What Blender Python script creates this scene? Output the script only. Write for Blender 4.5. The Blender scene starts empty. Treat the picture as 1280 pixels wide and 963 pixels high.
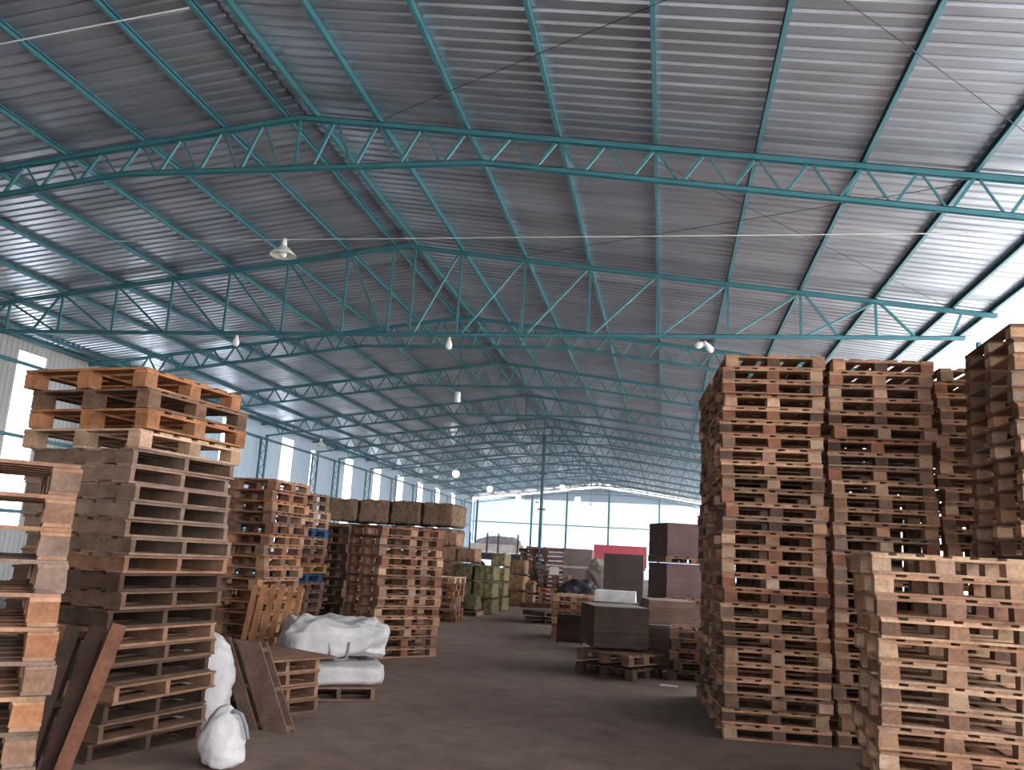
import bpy, math, random
from mathutils import Vector, Matrix, noise
R = random.Random(11)
C = bpy.context.scene.collection
PI = math.pi

# ------------------------------------------------------------------ materials
def nodes(name):
    m = bpy.data.materials.new(name); m.use_nodes = True
    nt = m.node_tree; b = nt.nodes['Principled BSDF']
    return m, nt, b
def N(nt, t, **k):
    n = nt.nodes.new(t)
    for a, v in k.items(): setattr(n, a, v)
    return n
def ramp(nt, fac, stops):
    r = N(nt, 'ShaderNodeValToRGB'); e = r.color_ramp.elements
    while len(e) < len(stops): e.new(.5)
    for i, (p, c) in enumerate(stops): e[i].position = p; e[i].color = (*c, 1)
    nt.links.new(fac, r.inputs[0]); return r.outputs[0]
def coord(nt, scale, kind='Object'):
    t = N(nt, 'ShaderNodeTexCoord'); mp = N(nt, 'ShaderNodeMapping')
    mp.inputs['Scale'].default_value = scale
    nt.links.new(t.outputs[kind], mp.inputs[0]); return mp.outputs[0]
def noise_tex(nt, vec, scale, detail=4, rough=.55):
    n = N(nt, 'ShaderNodeTexNoise'); n.inputs['Scale'].default_value = scale
    n.inputs['Detail'].default_value = detail; n.inputs['Roughness'].default_value = rough
    nt.links.new(vec, n.inputs['Vector']); return n.outputs[0]
def mixc(nt, fac, a, b, mode='MIX'):
    m = N(nt, 'ShaderNodeMix', data_type='RGBA', blend_type=mode)
    for s, v in ((0, fac), (6, a), (7, b)):
        if hasattr(v, 'is_linked'): nt.links.new(v, m.inputs[s])
        elif isinstance(v, (int, float)): m.inputs[s].default_value = v
        else: m.inputs[s].default_value = (*v, 1)
    return m.outputs[2]
def bump(nt, b, h, strength=.3, dist=.02):
    n = N(nt, 'ShaderNodeBump'); n.inputs['Strength'].default_value = strength
    n.inputs['Distance'].default_value = dist
    nt.links.new(h, n.inputs['Height']); nt.links.new(n.outputs[0], b.inputs['Normal'])

def mat_simple(name, c1, c2, scale, rough=.7, metal=0., bmp=0., coordscale=(1, 1, 1)):
    m, nt, b = nodes(name)
    v = coord(nt, coordscale); f = noise_tex(nt, v, scale, 5)
    nt.links.new(ramp(nt, f, [(.35, c1), (.65, c2)]), b.inputs['Base Color'])
    b.inputs['Roughness'].default_value = rough; b.inputs['Metallic'].default_value = metal
    if bmp: bump(nt, b, f, bmp)
    return m

def mat_wood():
    m, nt, b = nodes('weathered_wood')
    oi = N(nt, 'ShaderNodeObjectInfo'); ge = N(nt, 'ShaderNodeNewGeometry')
    v = coord(nt, (1, 1, 1))
    add = N(nt, 'ShaderNodeVectorMath', operation='ADD'); nt.links.new(v, add.inputs[0])
    sc = N(nt, 'ShaderNodeVectorMath', operation='SCALE'); sc.inputs[0].default_value = (37, 11, 5)
    nt.links.new(oi.outputs['Random'], sc.inputs['Scale']); nt.links.new(sc.outputs[0], add.inputs[1])
    g1 = noise_tex(nt, add.outputs[0], 5, 4); g2 = noise_tex(nt, add.outputs[0], 45, 3, .6)
    isl = ramp(nt, ge.outputs['Random Per Island'], [(0, (.62, .60, .58)), (.5, (.95, .93, .9)), (1, (1.25, 1.2, 1.1))])
    c = mixc(nt, 1, oi.outputs['Color'], isl, 'MULTIPLY')
    c = mixc(nt, 1, c, ramp(nt, g1, [(.3, (.62, .58, .55)), (.65, (1.1, 1.08, 1.05))]), 'MULTIPLY')
    c = mixc(nt, 1, c, ramp(nt, g2, [(.35, (.82, .8, .78)), (.6, (1.05, 1.05, 1.05))]), 'MULTIPLY')
    c = mixc(nt, 1, c, (.86, .80, .86), 'MULTIPLY')
    nt.links.new(c, b.inputs['Base Color']); b.inputs['Roughness'].default_value = .85
    b.inputs['Specular IOR Level'].default_value = .2
    bump(nt, b, g2, .25, .004)
    return m
def mat_tint(name, rough=.8, spec=.2, nscale=6, amount=.35, bscale=30, bstr=.2):
    m, nt, b = nodes(name)
    oi = N(nt, 'ShaderNodeObjectInfo'); v = coord(nt, (1, 1, 1))
    f = noise_tex(nt, v, nscale, 5); f2 = noise_tex(nt, v, bscale, 4, .6)
    c = mixc(nt, 1, oi.outputs['Color'], ramp(nt, f, [(.3, (1 - amount,) * 3), (.7, (1 + amount * .4,) * 3)]), 'MULTIPLY')
    nt.links.new(c, b.inputs['Base Color']); b.inputs['Roughness'].default_value = rough
    b.inputs['Specular IOR Level'].default_value = spec
    bump(nt, b, f2, bstr, .02)
    return m
def mat_roof():
    m, nt, b = nodes('galvanised_sheet')
    t = N(nt, 'ShaderNodeTexCoord'); sp = N(nt, 'ShaderNodeSeparateXYZ'); nt.links.new(t.outputs['Object'], sp.inputs[0])
    d = N(nt, 'ShaderNodeMath', operation='DIVIDE'); nt.links.new(sp.outputs[1], d.inputs[0]); d.inputs[1].default_value = .96
    fl = N(nt, 'ShaderNodeMath', operation='FLOOR'); nt.links.new(d.outputs[0], fl.inputs[0])
    wn = N(nt, 'ShaderNodeTexWhiteNoise', noise_dimensions='1D'); nt.links.new(fl.outputs[0], wn.inputs['W'])
    c = ramp(nt, wn.outputs[0], [(0, (.38, .425, .50)), (.6, (.47, .53, .62)), (1, (.55, .61, .71))])
    f = noise_tex(nt, coord(nt, (.5, 2, 1)), 1.2, 5)
    c = mixc(nt, 1, c, ramp(nt, f, [(.3, (.78, .74, .72)), (.65, (1.05, 1.05, 1.06))]), 'MULTIPLY')
    nt.links.new(c, b.inputs['Base Color'])
    b.inputs['Metallic'].default_value = .75
    f2 = noise_tex(nt, coord(nt, (1, 1, 1)), 1.7, 3)
    rr = N(nt, 'ShaderNodeMapRange'); nt.links.new(f2, rr.inputs[0]); rr.inputs[3].default_value = .26; rr.inputs[4].default_value = .42
    nt.links.new(rr.outputs[0], b.inputs['Roughness'])
    return m
def mat_wall(name, c1, c2, glow=0):
    m, nt, b = nodes(name)
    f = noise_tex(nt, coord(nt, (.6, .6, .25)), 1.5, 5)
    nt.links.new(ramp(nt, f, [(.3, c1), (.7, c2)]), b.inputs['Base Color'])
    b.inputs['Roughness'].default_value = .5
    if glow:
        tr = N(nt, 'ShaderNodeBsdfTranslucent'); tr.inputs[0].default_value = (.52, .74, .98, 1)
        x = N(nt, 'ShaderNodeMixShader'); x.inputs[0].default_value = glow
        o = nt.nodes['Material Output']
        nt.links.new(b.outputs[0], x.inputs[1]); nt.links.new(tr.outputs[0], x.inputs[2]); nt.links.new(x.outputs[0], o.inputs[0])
    return m
def mat_floor():
    m, nt, b = nodes('dirty_concrete')
    v = coord(nt, (1, 1, 1))
    f = noise_tex(nt, v, .35, 6, .6); f2 = noise_tex(nt, v, 3.5, 6, .65)
    c = ramp(nt, f, [(.3, (.15, .10, .08)), (.5, (.21, .148, .12)), (.7, (.27, .20, .165))])
    c = mixc(nt, 1, c, ramp(nt, f2, [(.3, (.7, .68, .66)), (.6, (1.08, 1.06, 1.05))]), 'MULTIPLY')
    nt.links.new(c, b.inputs['Base Color'])
    b.inputs['Roughness'].default_value = .72; b.inputs['Specular IOR Level'].default_value = .3
    bump(nt, b, f2, .15, .01)
    return m
def mat_strip():
    m = bpy.data.materials.new('translucent_sheet'); m.use_nodes = True; nt = m.node_tree
    nt.nodes.remove(nt.nodes['Principled BSDF']); o = nt.nodes['Material Output']
    a = N(nt, 'ShaderNodeBsdfTranslucent'); a.inputs[0].default_value = (.9, .95, 1, 1)
    t = N(nt, 'ShaderNodeBsdfTransparent'); t.inputs[0].default_value = (.95, .97, 1, 1)
    x = N(nt, 'ShaderNodeMixShader'); x.inputs[0].default_value = .35
    nt.links.new(t.outputs[0], x.inputs[1]); nt.links.new(a.outputs[0], x.inputs[2]); nt.links.new(x.outputs[0], o.inputs[0])
    return m
def mat_emit(name, c, s):
    m = bpy.data.materials.new(name); m.use_nodes = True; nt = m.node_tree
    b = nt.nodes['Principled BSDF']; b.inputs['Base Color'].default_value = (*c, 1)
    b.inputs['Emission Color'].default_value = (*c, 1); b.inputs['Emission Strength'].default_value = s
    return m

WOOD = mat_wood()
TEAL = mat_simple('teal_paint', (.045, .175, .215), (.06, .22, .265), 2.5, .45, .1)
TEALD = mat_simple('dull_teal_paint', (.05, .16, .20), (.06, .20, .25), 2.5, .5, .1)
ROOF = mat_roof()
WALLP = mat_wall('glowing_gable_sheet', (.46, .54, .62), (.56, .64, .72), .42)  # blue translucency added to make the far gable glow
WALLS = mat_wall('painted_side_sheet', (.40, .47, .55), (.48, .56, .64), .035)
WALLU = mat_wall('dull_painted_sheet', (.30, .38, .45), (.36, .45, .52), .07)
WALLN = mat_wall('old_sheet', (.42, .42, .42), (.52, .53, .54))
FLOOR = mat_floor()
STRIP = mat_strip()
HAY = mat_tint('hay', .95, .1, 9, .5, 60, .9)
CARD = mat_tint('cardboard', .85, .15, 3, .25, 12, .1)
PLASTIC = mat_tint('woven_plastic', .6, .3, 6, .22, 16, .35)
PAINT = mat_tint('painted_metal', .45, .4, 2, .2, 20, .05)
BLOCKW = mat_simple('grey_blockwork', (.32, .30, .28), (.42, .40, .38), 3, .9, 0, .3)
YARD = mat_simple('pale_bounce_yard', (.55, .53, .49), (.65, .63, .59), .4, .9)
WHITE = mat_simple('white_enamel', (.75, .75, .74), (.82, .82, .8), 4, .35)
DARK = mat_simple('dark_fitting', (.03, .03, .035), (.05, .05, .055), 4, .5)
LIT = mat_emit('lamp_glow', (.9, .97, 1), 30)
GLASSY = mat_simple('milky_bulb', (.85, .85, .85), (.9, .9, .9), 3, .25)

# ------------------------------------------------------------------ mesh builder
class MB:
    def __init__(s): s.v = []; s.f = []
    def add(s, v, f):
        n = len(s.v); s.v += [tuple(p) for p in v]; s.f += [tuple(i + n for i in q) for q in f]; return s
    def hexa(s, p):      # 8 points: bottom ring of four, top ring of four
        return s.add(p, [(3, 2, 1, 0), (4, 5, 6, 7), (0, 1, 5, 4), (1, 2, 6, 5), (2, 3, 7, 6), (3, 0, 4, 7)])
    def box(s, x0, x1, y0, y1, z0, z1, j=0.):
        p = [(x0, y0, z0), (x1, y0, z0), (x1, y1, z0), (x0, y1, z0), (x0, y0, z1), (x1, y0, z1), (x1, y1, z1), (x0, y1, z1)]
        if j: p = [(a + R.uniform(-j, j), b + R.uniform(-j, j), c) for a, b, c in p]
        return s.hexa(p)
    def prism(s, prof, axis, a, b):   # closed 2-D profile swept along an axis; profile in the other two axes
        n = len(prof)
        def P(u, w, t): return {'x': (t, u, w), 'y': (u, t, w), 'z': (u, w, t)}[axis]
        v = [P(u, w, a) for u, w in prof] + [P(u, w, b) for u, w in prof]
        f = [(i, (i + 1) % n, n + (i + 1) % n, n + i) for i in range(n)] + [tuple(reversed(range(n))), tuple(range(n, 2 * n))]
        return s.add(v, f)
    def tube(s, pts, r, n=8):
        pts = [Vector(p) for p in pts]; rings = []
        for i, p in enumerate(pts):
            d = (pts[min(i + 1, len(pts) - 1)] - pts[max(i - 1, 0)]).normalized()
            a = d.orthogonal().normalized() if i == 0 else (rings[-1][1] - d * rings[-1][1].dot(d)).normalized()
            b = d.cross(a); rr = r[i] if isinstance(r, (list, tuple)) else r
            rings.append(([p + (a * math.cos(t) + b * math.sin(t)) * rr for t in (2 * PI * k / n for k in range(n))], a))
        v = [q for ring, _ in rings for q in ring]; f = []
        for i in range(len(pts) - 1):
            for k in range(n):
                f.append((i * n + k, i * n + (k + 1) % n, (i + 1) * n + (k + 1) % n, (i + 1) * n + k))
        f += [tuple(reversed(range(n))), tuple(range((len(pts) - 1) * n, len(pts) * n))]
        return s.add(v, f)
    def lathe(s, prof, n=20):
        v = [(r * math.cos(2 * PI * k / n), r * math.sin(2 * PI * k / n), z) for r, z in prof for k in range(n)]; f = []
        for i in range(len(prof) - 1):
            for k in range(n):
                f.append((i * n + k, i * n + (k + 1) % n, (i + 1) * n + (k + 1) % n, (i + 1) * n + k))
        f += [tuple(reversed(range(n))), tuple(range((len(prof) - 1) * n, len(prof) * n))]
        return s.add(v, f)
    def mesh(s, name, mat, smooth=False):
        me = bpy.data.meshes.new(name); me.from_pydata(s.v, [], s.f); me.validate(); me.update()
        me.materials.append(mat)
        if smooth: me.polygons.foreach_set('use_smooth', [True] * len(me.polygons))
        return me
def link(name, data, parent=None, loc=(0, 0, 0), rot=(0, 0, 0), col=None):
    o = bpy.data.objects.new(name, data); C.objects.link(o)
    if parent is not None: o.parent = parent
    o.location = loc; o.rotation_euler = rot
    if col is not None: o.color = (*col, 1)
    return o
def tag(o, label, cat, group=None, kind=None):
    o['label'] = label; o['category'] = cat
    if group: o['group'] = group
    if kind: o['kind'] = kind
    return o
def thing(name, label, cat, loc, rz=0., group=None):
    return tag(link(name, None, None, loc, (0, 0, rz)), label, cat, group)
def struct(name, me, **k):
    o = link(name, me, **k); o['kind'] = 'structure'; return o

# ------------------------------------------------------------------ the hall
XR, ZR, SL = -6.22, 8.68, .132            # ridge line and roof pitch
HL, HR = 12.8, 13.0                       # half widths
XL, XRT = XR - HL, XR + HR
Y0, Y1 = -7.0, 82.0
def rz_at(dx): return ZR - SL * abs(dx)
OFF = .172                                # sheet above the chord line

def corrugated_roof(sign, half):
    b = MB(); ys = []
    y = Y0
    while y < Y1 + .3:
        ys += [(y, 0), (y + .15, 0), (y + .175, .034), (y + .215, .034)]; y += .24
    xs = [0.02, half * .34, half * .67, half + .25]
    v = [(XR + sign * x, yy, rz_at(x) + OFF + h) for (yy, h) in ys for x in xs]; f = []
    n = len(xs)
    for i in range(len(ys) - 1):
        for k in range(n - 1):
            q = (i * n + k, i * n + k + 1, (i + 1) * n + k + 1, (i + 1) * n + k)
            f.append(q if sign < 0 else q[::-1])
    b.add(v, f)
    return b.mesh('roof_sheet', ROOF)
struct('ceiling', corrugated_roof(1, HR)); struct('ceiling.001', corrugated_roof(-1, HL))
b = MB(); b.prism([(XR - .45, rz_at(.45) + OFF + .05), (XR, ZR + OFF + .07), (XR + .45, rz_at(.45) + OFF + .05), (XR + .45, rz_at(.45) + OFF + .06), (XR, ZR + OFF + .085), (XR - .45, rz_at(.45) + OFF + .06)], 'y', Y0, Y1 + .2)
struct('trim_ridge', b.mesh('ridge_cap', ROOF))

b = MB(); b.box(XL - .3, XRT + .3, Y0, Y1 + .3, -.3, 0)
struct('floor', b.mesh('floor_slab', FLOOR))
b = MB(); b.box(-120, 120, -90, 170, -.5, -.31)
struct('ground_outside', b.mesh('yard', YARD))  # unseen pale ground, added to bounce daylight up under the roof

def corr_wall(axis, lo, hi, c, z0, ztop, mat, openings=(), out=1, name='wall_sheet', pitch=.2):
    """vertical ribbed sheet along an axis; openings are (u0, u1, z0, z1)"""
    b = MB(); us = []
    u = lo
    while u < hi:
        us += [(u, 0), (min(u + .13, hi), 0), (min(u + .15, hi), .025), (min(u + .18, hi), .025)]; u += pitch
    cuts = sorted({q for o in openings for q in o[:2]})
    for q in cuts: us.append((q, 0))
    us.append((hi, 0)); us.sort()
    zf = ztop if callable(ztop) else (lambda u: ztop)
    def P(u, h, z): return (c + out * h, u, z) if axis == 'y' else (u, c + out * h, z)
    for (a, ha), (d, hd) in zip(us, us[1:]):
        if d - a < 1e-6: continue
        m = (a + d) / 2; spans = [(z0, None)]
        for o in openings:
            if o[0] <= m <= o[1]: spans = [(z0, o[2]), (o[3], None)]
        for s0, s1 in spans:
            ta = zf(a) if s1 is None else s1; td = zf(d) if s1 is None else s1
            if ta - s0 < .02: continue
            b.add([P(a, ha, s0), P(d, hd, s0), P(d, hd, td), P(a, ha, ta)], [(0, 1, 2, 3)])
    return b.mesh(name, mat)
ZE = rz_at(HL)
strips = [(21.1, 1.12), (27.3, 1.12), (33.0, 1.1), (38.9, 1.3), (47.5, 1.3), (52.7, 1.35), (57.75, 1.35), (62.85, 1.4), (68.05, 1.5), (73.4, 1.4)]
ops = [(y, y + w, 1.6, 6.78) for y, w in strips] + [(42.5, 42.95, 3.2, 6.6)]
struct('wall_left', corr_wall('y', Y0, 30.0, XL, 0, ZE + .20, WALLN, [o for o in ops if o[1] < 30], -1))
struct('wall_left.001', corr_wall('y', 30.0, Y1, XL, 0, ZE + .20, WALLS, [o for o in ops if o[1] > 30], -1))
for i, o in enumerate(ops):
    b = MB(); b.box(XL - .03, XL - .022, o[0] - .05, o[1] + .05, o[2] - .05, o[3] + .05)
    struct('window_%d' % (i + 1), b.mesh('translucent_strip', STRIP))
# far gable: a daylight slot under the roof, two high openings, girts and posts
gap = .34
wx = [(-3.35, -.62, 6.28, 6.78), (-.42, 2.5, 6.28, 6.78)]
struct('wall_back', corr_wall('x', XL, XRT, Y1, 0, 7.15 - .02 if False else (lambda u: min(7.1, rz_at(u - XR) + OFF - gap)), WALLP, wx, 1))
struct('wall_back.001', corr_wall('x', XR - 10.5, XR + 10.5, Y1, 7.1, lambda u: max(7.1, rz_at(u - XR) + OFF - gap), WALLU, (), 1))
for i, z in enumerate((2.2, 4.65)):
    b = MB(); b.box(XL + .1, XRT - .1, Y1 - .16, Y1 - .08, z, z + .1)
    struct('trim_%d' % (i + 1), b.mesh('gable_girt', TEALD))
for i, z in enumerate((2.0, 4.2, 6.35)):
    b = MB(); b.box(XL + .03, XL + .1, Y0, Y1 - .3, z, z + .11)
    struct('trim_%d' % (i + 3), b.mesh('side_girt', TEALD))
b = MB(); b.box(XRT - .05, XRT + .15, Y0, Y1, 0, 1.2)
struct('wall_right', b.mesh('low_block_wall', BLOCKW))

struct('wall_front_unseen', corr_wall('x', XL, XRT, Y0, 0, (lambda u: rz_at(u - XR) + OFF - .02), WALLN, [(-9.0, 5.0, 0, 2.9)], -1))  # unseen end wall, added with a low door to cut light from behind
# gable posts
for i, x in enumerate((-18.4, -12.9, -9.45, -5.35, -.55, 3.4, 6.2)):
    t = rz_at(x - XR) - .25
    b = MB(); b.box(x - .09, x + .09, Y1 - .4, Y1 - .18, 0, t)
    o = link('wall_post', b.mesh('wall_post', TEALD), None, (0, 0, 0))
    tag(o, 'pale teal far-end wall post, %s from the window-strip corner' % ['first','second','third','fourth','fifth','sixth','seventh'][i], 'post', 'posts on the far end wall', 'thing')

# lattice columns along the strip-window wall and the open side
def lattice_column_parts():
    m = []
    for sx in (0, .30):
        c = MB(); c.box(sx - .035, sx + .035, -.06, .06, 0, 6.42); m.append(c.mesh('column_chord', TEALD))
    w = MB(); z = .1; k = 0
    pts = []
    while z < 6.3:
        pts.append((.03 if k % 2 == 0 else .27, 0, z)); z += .34; k += 1
    for p, q in zip(pts, pts[1:]): w.tube([p, q], .018, 5)
    return m, w.mesh('column_lacing', TEALD)
col_chords, col_lace = lattice_column_parts()
ordw = 'first second third fourth fifth sixth seventh eighth ninth tenth eleventh twelfth thirteenth fourteenth fifteenth sixteenth seventeenth eighteenth nineteenth twentieth twenty-first twenty-second twenty-third twenty-fourth twenty-fifth twenty-sixth twenty-seventh twenty-eighth'.split()
TR = [12.06, 18.0, 24, 30, 36.3, 42.3, 45.4, 50.7, 55.9, 61.1, 66.3, 71.5, 76.7, 80.9]
def column(x, y, face, label, group):
    t = thing('lattice_column', label, 'column', (x, y, 0), 0 if face > 0 else PI, group); t['kind'] = 'thing'
    for m in col_chords: link('chord', m, t)
    link('lacing', col_lace, t)
for i, y in enumerate(TR):
    column(XL + .2, y, 1, 'teal laced steel column under the %s roof truss, on the window-strip wall' % ordw[i], 'columns of the strip-window wall')
for i, y in enumerate(TR):
    column(XRT - .2, y, -1, 'teal laced steel column under the %s roof truss, on the open side' % ordw[i], 'columns of the open side')

# ------------------------------------------------------------------ roof trusses
def channel(L, w, d, t=.008):
    """C channel along +z of unit length L, open towards -y"""
    b = MB(); p = [(-w / 2, -d / 2), (w / 2, -d / 2), (w / 2, d / 2), (-w / 2, d / 2)]
    b.prism(p, 'z', 0, L); return b
strut_me = channel(1, .05, .045).mesh('web_strut', TEAL)
strut_thin = channel(1, .028, .028).mesh('web_strut_thin', TEALD)
strut_far = channel(1, .05, .045).mesh('web_strut_far', TEALD)
def bent_chord(pts, h, w, mat):
    """chord through (dx, z) points: a twin-angle section, two ribs joined by a plate"""
    b = MB(); n = len(pts)
    def strip(y0, y1, z0, z1):
        v = []
        for dx, z in pts: v += [(dx, y0, z + z0), (dx, y1, z + z0), (dx, y1, z + z1), (dx, y0, z + z1)]
        f = [(0, 1, 2, 3), tuple(4 * (n - 1) + k for k in (3, 2, 1, 0))]
        for i in range(n - 1):
            for k in range(4): f.append((4 * i + (k + 1) % 4, 4 * i + k, 4 * i + 4 + k, 4 * i + 4 + (k + 1) % 4))
        b.add(v, f)
    strip(-w / 2, -w / 2 + .012, -h / 2, h / 2); strip(w / 2 - .012, w / 2, -h / 2, h / 2); strip(-w / 2, w / 2, h / 2 - .012, h / 2)
    return b.mesh('chord', mat)
NODES = [1.41 + .76 * k for k in range(15)]
def arch_bottom(dx):
    a = abs(dx)
    return 7.75 if a < 3.2 else 7.75 - .139 * (a - 3.2)
def truss(Y, i, flat):
    lab = ['first overhead teal roof truss, shallow with an arched bottom chord and zigzag struts',
           'second teal roof truss along the hall, deep with flat bottom chord and upright struts'] + \
          ['%s teal roof truss counting along the hall, shallow and arched' % ordw[k] for k in range(2, 14)]
    t = thing('roof_truss', lab[i], 'roof truss', (XR, Y, 0), 0, 'roof trusses'); t['kind'] = 'thing'
    near = i < 5
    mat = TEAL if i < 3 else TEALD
    top = [(-HL + .12, rz_at(HL - .12)), (0, ZR), (HR - .12, rz_at(HR - .12))]
    link('top_chord', bent_chord(top, .09, .1, mat), t)
    if flat: bp = [(-HL + .9, 6.5), (HR - .75, 6.5)]
    else:
        bp = [(-HL + .4, arch_bottom(HL - .4)), (-3.2, 7.75), (3.2, 7.75), (HR - .6, arch_bottom(HR - .6))]
    link('bottom_chord', bent_chord(bp, .075, .09, mat), t)
    bz = (lambda d: 6.5) if flat else arch_bottom
    S = []
    if flat:
        P = [.27] + [1.41 + 1.52 * k for k in range(8)]
        for s in (-1, 1):
            for k, d in enumerate(P):
                if d > 12: continue
                S.append(((s * d, rz_at(d)), (s * d, 6.5), 0))
                if k: S.append(((s * (d - .08), rz_at(d)), (s * (P[k - 1] + .1), 6.5), 1 if s < 0 else 0))
                if k >= 6 and d < 11.9: S.append(((s * (d + .1), rz_at(d)), (s * (d + .75), 6.5), 0))
            S.append(((s * 12.2, rz_at(12.2)), (s * 12.0, 6.5), 1))
    else:
        tops = [0.0] + [.65 + .76 * k for k in range(16)]
        for s in (-1, 1):
            for k, d in enumerate(tops):
                if d > HL - .5: continue
                if d == 0:
                    if s > 0: S.append(((0, ZR), (0, 7.75), 0))
                    continue
                inn, out = d - .34, d + .34
                S.append(((s * (d - .04), rz_at(d)), (s * inn, bz(inn)), 0 if s > 0 else 1))
                if out < HL - .45: S.append(((s * (d + .04), rz_at(d)), (s * out, bz(out)), 1 if s > 0 else 0))
    if near:
        for (a, b_, thin) in S:
            p = Vector((a[0], 0, a[1] - .05)); q = Vector((b_[0], 0, b_[1] + .03)); d = q - p
            o = link('web_strut', strut_thin if thin and i == 0 else (strut_me if i < 3 else strut_far), t, p)
            o.rotation_euler = d.to_track_quat('Z', 'Y').to_euler(); o.scale = (1, 1, d.length)
    else:
        b = MB()
        for (a, b_, thin) in S: b.tube([(a[0], 0, a[1] - .02), (b_[0], 0, b_[1] + .02)], .03, 4)
        link('web_lattice', b.mesh('web_lattice', mat), t)
for i, y in enumerate(TR): truss(y, i, i == 1)

# purlins: C sections running the length of the hall
def purlin_mesh(dx, mat, flip):
    z = rz_at(dx) + .055; x = XR + dx; s = -1 if flip else 1
    w, h, t, l = .06, .105, .006, .018
    p = [(0, 0), (w, 0), (w, l), (w - t, l), (w - t, t), (t, t), (t, h - t), (w - t, h - t), (w - t, h - l), (w, h - l), (w, h), (0, h)]
    p = [(x + s * (u - w / 2), z + v) for u, v in p]
    if s < 0: p = p[::-1]
    b = MB(); b.prism(p, 'y', Y0 + .1, Y1 - .05); return b.mesh('purlin', mat)
for s, nm, half in ((1, 'above the open side', HR), (-1, 'above the strip windows', HL)):
    ds = [.27] + [1.41 + 1.52 * k for k in range(8)] + [half - .22]
    for k, d in enumerate(ds):
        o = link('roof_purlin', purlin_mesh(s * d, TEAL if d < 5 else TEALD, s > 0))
        tag(o, 'long teal purlin, %s from the ridge %s' % (ordw[k], nm), 'purlin', 'roof purlins', 'thing')

# bracing rods and wires
def rod(name, p, q, r, label, cat, mat, group=None, sag=0.):
    p, q = Vector(p), Vector(q); n = 10
    pts = [p.lerp(q, k / n) - Vector((0, 0, sag * 4 * (k / n) * (1 - k / n))) for k in range(n + 1)]
    b = MB(); b.tube(pts, r, 6); o = link(name, b.mesh(name, mat)); tag(o, label, cat, group); return o
def under(dx, y, dz=-.0): return (XR + dx, y, rz_at(dx) + dz + .02)
rod('bracing_rod', under(1.6, 11.85), under(8.9, 6.5), .006, 'thin diagonal bracing rod rising across the purlins before the first truss', 'brace rod', DARK, 'roof bracing rods')
rod('bracing_rod', under(4.5, 5.2, -.03), under(11.9, 11.85, -.03), .006, 'thin diagonal bracing rod crossing the other toward the eave', 'brace rod', DARK, 'roof bracing rods')
rod('bracing_rod', under(2.9, 17.8), under(10.4, 12.4), .006, 'thin bracing rod rising between first and second trusses', 'brace rod', DARK, 'roof bracing rods')
rod('bracing_rod', under(5.9, 12.4, -.03), under(11.9, 17.8, -.03), .006, 'thin bracing rod falling between first and second trusses', 'brace rod', DARK, 'roof bracing rods')
rod('ceiling_wire', (-11.0, 9, 8.02), (-6.45, 9, 8.6), .012, 'pale wire tied under the purlins before the first truss', 'wire', WHITE, 'overhead wires', .0)
rod('ceiling_wire', (-13.2, 15.1, 7.75), (5.4, 13.75, 7.1), .009, 'pale lamp wire stretched between first and second trusses', 'wire', WHITE, 'overhead wires', 0.)

# ridge post at the sixth truss
t = thing('ridge_post', 'slim dark steel post standing in the aisle under the ridge', 'post', (-6.15, 42.0, 0))
b = MB(); b.tube([(0, 0, 0), (0, 0, 7.68)], .085, 10); link('pole', b.mesh('pole', TEALD, True), t)
b = MB(); b.box(-.2, .2, -.2, .2, 0, .025); link('base_plate', b.mesh('base_plate', TEALD), t)
for z in (3.9, 5.7):
    b = MB(); b.box(-.2, .2, -.12, .12, z, z + .07); link('clamp', b.mesh('clamp', DARK), t)

# ------------------------------------------------------------------ lamps
shade_me = MB().lathe([(.06, .20), (.08, .18), (.14, .13), (.235, .04), (.265, 0), (.257, -.002), (.225, .04), (.13, .12), (.05, .17)], 24).mesh('lamp_shade', WHITE, True)
neck_me = MB().lathe([(.02, .36), (.045, .35), (.05, .28), (.06, .20), (.02, .19)], 16).mesh('lamp_neck', GLASSY, True)
bulb_me = MB().lathe([(.005, -.11), (.05, -.095), (.078, -.04), (.08, .02), (.055, .09), (.035, .15), (.03, .2)], 16).mesh('bulb', GLASSY, True)
def pendant(x, y, z, label, shade=True, top=None, lit=False, size=1.):
    t = thing('pendant_lamp', label, 'lamp', (x, y, z), 0, 'ceiling lamps')
    if shade:
        link('shade', shade_me, t); link('neck', neck_me, t)
    bb = link('bulb', bulb_me, t, (0, 0, .06 if shade else 0))
    top = top if top else rz_at(x - XR) + .05
    b = MB(); b.tube([(0, 0, .35 if shade else .19), (0, 0, top - z)], .009, 6); link('cord', b.mesh('cord', DARK), t)
    return t
pendant(-7.62, 14.7, 7.22, 'unlit lamp with white conical shade hanging before the second truss', True, 7.602)
pendant(-10.4, 18.2, 6.33, 'small bare white bulb below the second truss near the strip windows', False, 6.45)
pendant(-5.02, 18.2, 6.3, 'small bare white bulb below the second truss under the ridge', False, 6.45)
pendant(-16.4, 37.6, 6.25, 'wide white-shaded lamp by the window-strip wall')
t = thing('pendant_lamp', 'white cylinder lamp hanging in mid hall under the ridge', 'lamp', (-6.62, 25.5, 6.3), 0, 'ceiling lamps')
b = MB(); b.lathe([(.02, .34), (.09, .33), (.095, .28), (.095, .02), (.085, 0), (.02, -.01)], 18); link('diffuser', b.mesh('diffuser', GLASSY, True), t)
b = MB(); b.tube([(0, 0, .33), (0, 0, rz_at(.4) + .05 - 6.3)], .01, 6); link('cord', b.mesh('cord', DARK), t)
t = thing('pendant_lamp', 'twin-headed white lamp above the tall aisle pallet stack', 'lamp', (.8, 18.3, 6.33), 0, 'ceiling lamps')
link('bulb', bulb_me, t, (-.12, 0, .06), (0, 1.2, 0)); link('bulb', bulb_me, t, (.1, 0, -.02), (.4, -.7, 0))
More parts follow.
